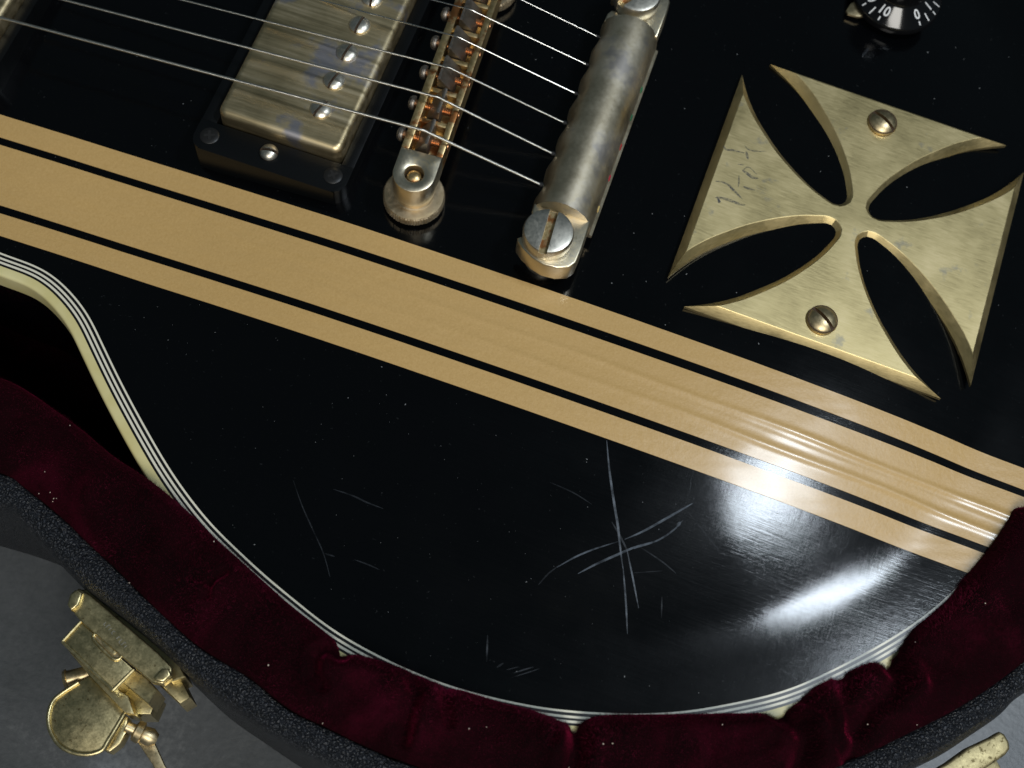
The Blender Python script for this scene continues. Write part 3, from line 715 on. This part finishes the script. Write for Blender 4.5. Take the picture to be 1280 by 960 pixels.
# dust specks: nobody could count them
g = G(); cnt = 0
px = np.c_[rng.uniform(5, 1275, 420), rng.uniform(5, 900, 420)]; W_ = unS(px); ins = inside(W_[:, :2]) & (dist(W_[:, :2], OUTC) > 3)
for p in W_[ins]:
    if fL(p[0]) - 1 < p[1] < fU(p[0]) + 1 and random.random() < .8: continue
    r = .045 + .11 * random.random() ** 4; k = 6; a0 = random.random() * 6; st_ = 1 + 1.5 * random.random() ** 2
    ph_ = random.random() * 3
    ring_ = []
    for j in range(k):
        a = a0 + 2 * math.pi * j / k; dx, dy = r * st_ * math.cos(a), r * math.sin(a)
        ring_.append((p[0] + dx * math.cos(ph_) - dy * math.sin(ph_), p[1] + dx * math.sin(ph_) + dy * math.cos(ph_), p[2] + .02))
    g.add(ring_ + [(p[0], p[1], p[2] + .02 + r * .8)], [[j, (j + 1) % k, k] for j in range(k)])
d_ = g.build('dust_specks', m_dust, GUITAR, smooth_=False); d_['kind'] = 'stuff'

# ------------------------------------------------------------------ the case
CASE = empty('guitar_case', (0, 41, -72), None, 'open black grained guitar case lined with wine red velvet, holding the guitar', 'guitar case')
ZC = -9.0
TPX = [(0,591),(26,606),(78,648),(111,680),(150,716),(187,753),(248,808),(311,847),(360,886),(410,911),(460,935),(510,955),(600,980),(700,996),(800,1003),(900,998),(980,984),(1060,953),(1135,917),(1185,892),(1235,861),(1280,827)]
OPX2 = [(0,632),(21,648),(52,680),(96,724),(163,777),(204,812),(257,862),(320,905),(360,930),(420,960),(500,990),(600,1015),(700,1030),(800,1035),(900,1030),(1000,1012),(1090,983),(1172,947),(1222,915),(1255,892),(1280,868)]
IPX = [(0,468),(25,478),(62,503),(100,531),(137,562),(179,590),(208,613),(233,634),(275,674),(315,710),(360,750),(392,775),(414,793),(421,803),(425,814),(436,815),(447,815),(470,820),(500,831),(522,840),(557,855),(585,861),(630,875),(660,882),(678,888),(700,897),(714,902),(721,906),(728,902),(738,896),(755,891),(785,889.5),(860,889),(910,888),(945,888.5),(968,890),(981,890),(992,883),(1006,871),(1030,852),(1060,839),(1086,827),(1100,824.5),(1110,824),(1116,826),(1124,819),(1131,810),(1138,798),(1150,781),(1172,763),(1195,742),(1211,720),(1235,692),(1253,668),(1268,645),(1280,628)]
def closecurve(pts, left, right):
    h = np.vstack([left, pts, right]); mi_ = [(x, 82 - y) for x, y in h[::-1]]
    return np.vstack([h, mi_])
Tc = closecurve(unp(TPX, ZC)[:, :2], [(-352, 30), (-348, -20), (-325, -72), (-285, -97), (-235, -104), (-185, -104), (-145, -102)], [(160, -44), (169, -20), (174, 10), (175, 35)])
Oc = closecurve(unp(OPX2, ZC - 2)[:, :2], [(-363, 30), (-359, -25), (-333, -82), (-290, -109), (-235, -115), (-185, -115), (-142, -111)], [(166, -50), (178, -24), (184, 8), (185, 35)])
Ic = closecurve(unp(IPX, -5.0)[:, :2], [(-332, 30), (-330, 0), (-320, -38), (-292, -68), (-250, -80), (-205, -82), (-160, -82), (-135, -80)], [(146, -18), (151, 0), (154, 20), (155, 35)])
MS = 1500; C0 = np.array([20., 10.])
def by_angle(P, th, c=C0):
    P = resample(catmull(P, 6, True), 6000, True); q_ = P - c; a = np.unwrap(np.arctan2(q_[:, 1], q_[:, 0]))
    if a[-1] < a[0]: P = P[::-1]; a = a[::-1]
    a = np.maximum.accumulate(a); a0 = a[0]; x = np.r_[a - 2 * math.pi, a, a + 2 * math.pi]; PP = np.vstack([P, P, P])
    t = (th - a0) % (2 * math.pi) + a0
    return np.stack([np.interp(t, x, PP[:, 0]), np.interp(t, x, PP[:, 1])], -1)
# denser sampling over the part of the case in view
aa = np.linspace(-math.pi, math.pi, 20000); dens = np.where((aa > -2.75) & (aa < -.1), 6.0, 1.0); cs = np.cumsum(dens); th = np.interp(np.linspace(0, cs[-1], MS, endpoint=False), cs, aa)
I_ = by_angle(Ic, th); T_c = smooth(by_angle(Tc, th), 6, True); O_c = smooth(by_angle(Oc, th), 10, True)
def vnoise(P, sc_, seed):
    """cheap smooth value noise in 2D"""
    r_ = np.random.default_rng(seed); T = r_.random((64, 64)); q_ = P / sc_; i = np.floor(q_).astype(int); f = q_ - i; f = f * f * (3 - 2 * f)
    g_ = lambda a, b_: T[(i[:, 0] + a) % 64, (i[:, 1] + b_) % 64]
    return (g_(0, 0) * (1 - f[:, 0]) * (1 - f[:, 1]) + g_(1, 0) * f[:, 0] * (1 - f[:, 1]) + g_(0, 1) * (1 - f[:, 0]) * f[:, 1] + g_(1, 1) * f[:, 0] * f[:, 1]) * 2 - 1
creases = [([(426,819),(408,812),(395,822),(392,845),(402,858)], 1.3, 1.9), ([(514,848),(520,868),(512,890),(505,925)], 1.6, 2.2), ([(557,856),(556,880),(562,905)], 1.0, 1.6),
           ([(721,911),(722,930),(715,965)], 2.6, 3.0), ([(982,893),(1000,905),(1010,925),(1000,960)], 2.4, 3.4), ([(1118,831),(1122,850),(1110,870),(1085,885),(1075,915),(1070,945)], 2.6, 3.2), ([(1060,842),(1056,880),(1062,910)], 1.6, 2.6),
           ([(240,720),(262,728),(280,716)], .9, 1.3), ([(262,728),(258,745)], .8, 1.2), ([(700,897),(690,925)], .8, 1.6), ([(1005,872),(1035,890),(1048,930)], 1.3, 2.6)]
ridges_ = [([(410,835),(425,842),(450,836)], .9, 2.4), ([(528,880),(520,900),(518,925)], 1.2, 2.2), ([(1090,880),(1120,862),(1150,862)], 1.4, 3.0), ([(1010,915),(1040,900),(1060,925)], 1.2, 3.2), ([(735,905),(750,925),(748,955)], 1.0, 2.5), ([(90,560),(130,640),(150,690)], .5, 4)]
crease_w = [(unp(L, -4)[:, :2], a, w_) for L, a, w_ in creases]; ridge_w = [(unp(L, -4)[:, :2], a, w_) for L, a, w_ in ridges_]
us = [(-.0, -46, 0), (0.0, -30, 0), (.0, -18, 0), (-.0, -11.5, 0)]
prof_u = np.r_[np.linspace(0, 1, 44)]
V = []
for z in (-57.9, -40, -24, -13.5): V.append(np.c_[I_ + (I_ - C0) / np.linalg.norm(I_ - C0, axis=1)[:, None] * (.4 if z > -20 else 3.0), np.full(MS, z)])
for u in prof_u:
    P = I_ + (T_c - I_) * u
    wd = np.linalg.norm(T_c - I_, axis=1)
    e_in = 1 - np.exp(-u * wd / 1.7); z = -9.5 + 5.6 * e_in * (1 - .45 * u) + 1.6 * math.sin(math.pi * min(1, u * 1.05)) - 2.6 * np.exp(-(1 - u) * wd / 2.0)
    V.append(np.c_[P, z])
V = np.stack(V, 1)
fl_ = V[:, 4:].reshape(-1, 3)
wgt = np.tile(np.sin(np.pi * np.clip(prof_u, 0.02, .98)) ** .5, MS)
dz = wgt * (1.7 * vnoise(fl_[:, :2], 17, 1) + 1.2 * vnoise(fl_[:, :2], 7, 2) + .30 * vnoise(fl_[:, :2], 2.6, 3) + .9 * np.abs(vnoise(fl_[:, :2], 11, 4)))
vis = (fl_[:, 1] < -10) & (fl_[:, 0] > -140)
for L, a, w_ in crease_w:
    d = dist(fl_[vis, :2], L, False); dz[vis] -= 1.7 * a * np.exp(-(d / (.8 * w_)) ** 2) - .6 * a * np.exp(-((d - 1.5 * w_) / (.8 * w_)) ** 2)
for L, a, w_ in ridge_w: d = dist(fl_[vis, :2], L, False); dz[vis] += a * np.exp(-(d / w_) ** 2)
fl_[:, 2] += dz; V[:, 4:] = fl_.reshape(MS, -1, 3)
nv = V.shape[1]
F = grid_faces(MS, nv, True)
F.append([i * nv for i in range(MS)][::-1])
lin = mesh_obj('velvet_lining', V.reshape(-1, 3), F, m_velvet, CASE, 'p', angle=180)
if lin.data.polygons[20].normal.z < 0: lin.data.flip_normals()
# short pile standing up from the padding: tens of thousands of hairs
pv = V[:, 3:].reshape(MS, nv - 3, 3); sel = np.where((th > -2.85) & (th < .05))[0]
NH = 110000; ii = rng.choice(sel[:-1], NH); jj = rng.integers(0, nv - 5, NH); jj = np.where(rng.random(NH) < .25, rng.integers(0, 7, NH), jj); a = rng.random(NH)[:, None]; b_ = rng.random(NH)[:, None]
A = pv[ii, jj]; B = pv[(ii + 1) % MS, jj]; Cq = pv[ii, jj + 1]; P0 = A + (B - A) * a + (Cq - A) * b_
nr = np.cross(Cq - A, B - A); nr /= np.linalg.norm(nr, axis=1)[:, None] + 1e-9; nr *= np.sign(np.einsum('ij,ij->i', nr, np.c_[-(A[:, :2] - T_c[ii]) * 0, np.ones(NH)]) + 1e-9)[:, None]
lean = np.stack([vnoise(P0[:, :2], 9, 5), vnoise(P0[:, :2], 9, 6), np.zeros(NH)], -1) * .6 + rng.normal(0, .35, (NH, 3))
tip = P0 + (nr + lean) * (.45 + .35 * rng.random(NH))[:, None]; sd_ = rng.normal(0, 1, (NH, 3)); sd_ /= np.linalg.norm(sd_, axis=1)[:, None]; sd_ *= .045
VV = np.stack([P0 - sd_, P0 + sd_, tip], 1).reshape(-1, 3)
pl = mesh_obj('velvet_pile', VV, np.arange(NH * 3).reshape(-1, 3), m_pile, CASE, 'p', smooth_=False); pl['kind'] = 'stuff'
# covered shell: top edge and outer wall
prof = []
def shell_pt(u, z): return np.c_[T_c + (O_c - T_c) * u, np.full(MS, z)]
rows = [shell_pt(-.06, -16), shell_pt(-.04, -10.8)] + [shell_pt(u, z) for u, z in ((.02, -9.4), (.10, -8.8), (.25, -8.5), (.45, -8.5), (.62, -8.8), (.76, -9.5), (.87, -10.6), (.95, -12.2), (1.0, -14.5), (1.01, -18), (.98, -30), (.93, -45), (.90, -60), (.84, -68), (.7, -71.4), (.4, -71.9))]
V = np.stack(rows, 1); ff = V.reshape(-1, 3)
ff[:, 2] += .35 * vnoise(ff[:, :2], 5, 8) * (ff[:, 2] > -13) + .15 * vnoise(ff[:, :2], 1.9, 9) * (ff[:, 2] > -13)
F = grid_faces(MS, len(rows), True)
sh = mesh_obj('case_shell', ff, F, m_tolex, CASE, 'p', angle=180)
if sh.data.polygons[4].normal.z < 0: sh.data.flip_normals()
# a few pale lint specks on the velvet
g = G()
for x, y in [(54,587),(60,612),(64,619),(68,620),(62,622),(43,610),(1230,755),(1148,800),(1153,903),(265,672),(310,630),(452,790),(586,912),(752,932),(765,930),(713,957),(100,536),(85,528)] + [(rng.uniform(60, 1200), rng.uniform(700, 950)) for _ in range(22)]:
    p = un(x, y, -3.2)
    if inside(p[None, :2])[0] or dist(p[None, :2], Ic)[0] < 1: continue
    d_in = np.linalg.norm(fl_[:, :2] - p[:2], axis=1); j = d_in.argmin()
    if d_in[j] > 1.5: continue
    p = np.array([p[0], p[1], fl_[j, 2] + .5]); r = .10 + .12 * random.random()
    g.add(*lathe([(r * .3, p[2] - r), (r, p[2]), (r * .3, p[2] + r)], (p[0], p[1]), 6))
l_ = g.build('lint_specks', m_lint, CASE, smooth_=False); l_['kind'] = 'stuff'

# ------------------------------------------------------------------ latches
def poly_px(pts, z): return unp(pts, z)[:, :2]
L1 = empty('latch', tuple(un(155, 830, -25)), CASE, 'open brass latch at the lower left, lever hanging out')
g = G()   # keeper plate with turned-up ends
P = poly_px([(89,741),(99,735),(113,743),(198,816),(215,834),(214,847),(204,855),(190,853),(104,780),(86,759)], -15.5); g.add(*prism(P, -18.5, -15.5, .5, 3))
P = poly_px([(88,744),(98,737),(104,742),(99,757),(90,764),(85,757)], -15); g.add(*prism(P, -16, -14.2, .5, 3))
P = poly_px([(203,836),(212,836),(214,845),(205,853),(196,852),(192,848)], -15); g.add(*prism(P, -16, -14.2, .5, 3))
P = poly_px([(92,762),(196,852),(225,880),(238,872),(226,848),(205,826),(110,745)], -24); g.add(*prism(P, -36, -24, .6, 2))
g.build('keeper_plate', m_latch, L1, angle=40)
g = G()   # hasp box with an oval window showing the hook
P = poly_px([(101,777),(78,802),(141,863),(167,837)], -16.5); c = P.mean(0)
g.add(*prism(P, -19, -16.5, .3, 2)); P2 = c + (P - c) * .96; g.add(*prism(P2, -34, -19, .2, 1))
P = poly_px([(141,863),(167,838),(198,870),(188,893),(168,893)], -28); g.add(*prism(P, -40, -28, .4, 2))
for q_ in ([(101,777),(78,802)], [(78,802),(141,863)], [(141,863),(167,837)]): g.add(*tube(unp(q_, -16.4), .42, 8))
P = poly_px([(92,738),(114,736),(222,826),(232,846),(214,852),(96,752)], -21); g.add(*prism(P, -34, -21, .3, 1))
P = poly_px([(108,786),(100,800),(150,850),(185,880),(196,862),(186,850)], -21); g.add(*prism(P, -34, -21, .2, 1))
P = poly_px([(84,812),(112,845),(156,891),(168,893),(160,870),(141,858)], -21); g.add(*prism(P, -32, -21, .4, 2))
g.build('hasp', m_latch, L1, angle=35)
ov = poly_px([(118,800),(118,793),(124,790),(132,793),(147,808),(152,817),(150,823),(143,824),(134,817)], -16.3); ovc = resample(catmull(ov, 5, True), 40, True)
V, F = prism(ovc, -16.9, -16.42, .02, 1); mesh_obj('hook_window', V, F, m_brassdark, L1)
P3 = np.c_[ovc, np.full(40, -16.3)]; P3 = np.vstack([P3, P3[:2]]); V, F = tube(P3, .45, 8, False); mesh_obj('wire_loop', V, F, m_latch, L1, angle=80)
P = resample(catmull(poly_px([(126,799),(131,798),(142,810),(145,817),(141,818),(131,809)], -16.3), 4, True), 20, True); V, F = prism(P, -16.6, -16.1, .12, 2); mesh_obj('hook', V, F, m_latch, L1)
# lever: rounded tab turned down outwards
zt = -24
P = poly_px([(112,845),(98,853),(78,866),(66,877),(61,892),(61,906),(66,920),(76,933),(92,941),(110,943),(127,938),(135,926),(146,908),(156,891)], zt); P = np.vstack([catmull(P, 4)])
V, F = prism(P, zt - 1.6, zt, .25, 2); tl = (V[:, 0] - P[:, 0].mean()) * .0; mesh_obj('lever', V, F, m_latch, L1, angle=40)
rim_ = np.c_[P[4:], np.full(len(P) - 4, zt + .1)]; V, F = tube(rim_, .55, 8); mesh_obj('lever_lip', V, F, m_latch, L1, angle=80)
a = un(80, 850, -27); b_ = un(112, 842, -27); V, F = tube([a, a + (b_ - a) * .12, a + (b_ - a) * .15, b_], [2.2, 2.6, 2.1, 2.1], 20); mesh_obj('hinge_pin', V, F, m_brassdark, L1, angle=50)
# hanging link at the right of the lever
a = un(158, 908, -26); b_ = un(196, 925, -28)
pts = [a, a + (b_ - a) * .25, a + (b_ - a) * .3, a + (b_ - a) * .5, a + (b_ - a) * .55, a + (b_ - a) * .8, b_]; V, F = tube(pts, [1.4, 1.4, 2.6, 2.8, 2.0, 2.3, 1.4], 20); mesh_obj('rivet', V, F, m_brassdark, L1, angle=40)
P = poly_px([(176,912),(188,918),(196,935),(205,955),(215,975),(200,975),(190,955),(176,934),(168,922)], -30); V, F = prism(P, -32, -30, .4, 2); mesh_obj('link', V, F, m_brassdark, L1, angle=40)
P = poly_px([(130,938),(155,892),(160,896),(158,915),(150,930),(137,940)], -26); V, F = prism(P, -31, -26, .6, 2); mesh_obj('lever_base', V, F, m_latch, L1, angle=40)
# tiny stamped lettering on the keeper (illegible at this size)
g = G(); A = un(131, 779, -15.45); B = un(157, 808, -15.45); dr = (B - A) / np.linalg.norm(B - A); nrm = np.array([-dr[1], dr[0], 0])
for k in range(9):
    if k == 4: continue
    p = A + (B - A) * k / 8
    h = .9 * (.7 + .3 * random.random())
    g.add(*ribbon([p - nrm * h * .6, p + nrm * h * .6], .18, False))
    if k % 2: g.add(*ribbon([p + nrm * h * .6, p + nrm * h * .6 + dr * .5], .16, False))
    if k % 3 == 0: g.add(*ribbon([p - nrm * h * .6, p - nrm * h * .6 + dr * .5], .16, False))
st_o = g.build('stamped_mark', m_chrome, L1, smooth_=False)
L2 = empty('latch', tuple(un(1220, 940, -20)), CASE, 'brass latch at the lower right corner, mostly cut off')
P = poly_px([(1168,962),(1185,952),(1210,934),(1240,920),(1250,914),(1256,917),(1262,927),(1263,936),(1258,943),(1248,950),(1225,965),(1205,978),(1160,990)], -17); V, F = prism(P, -20, -17, .8, 3); mesh_obj('keeper_plate', V, F, m_latch2, L2, angle=40)
P = poly_px([(1236,952),(1246,950),(1252,960),(1250,990),(1190,990),(1200,975)], -22); V, F = prism(P, -26, -22, .5, 2); mesh_obj('hasp', V, F, m_latch2, L2, angle=40)
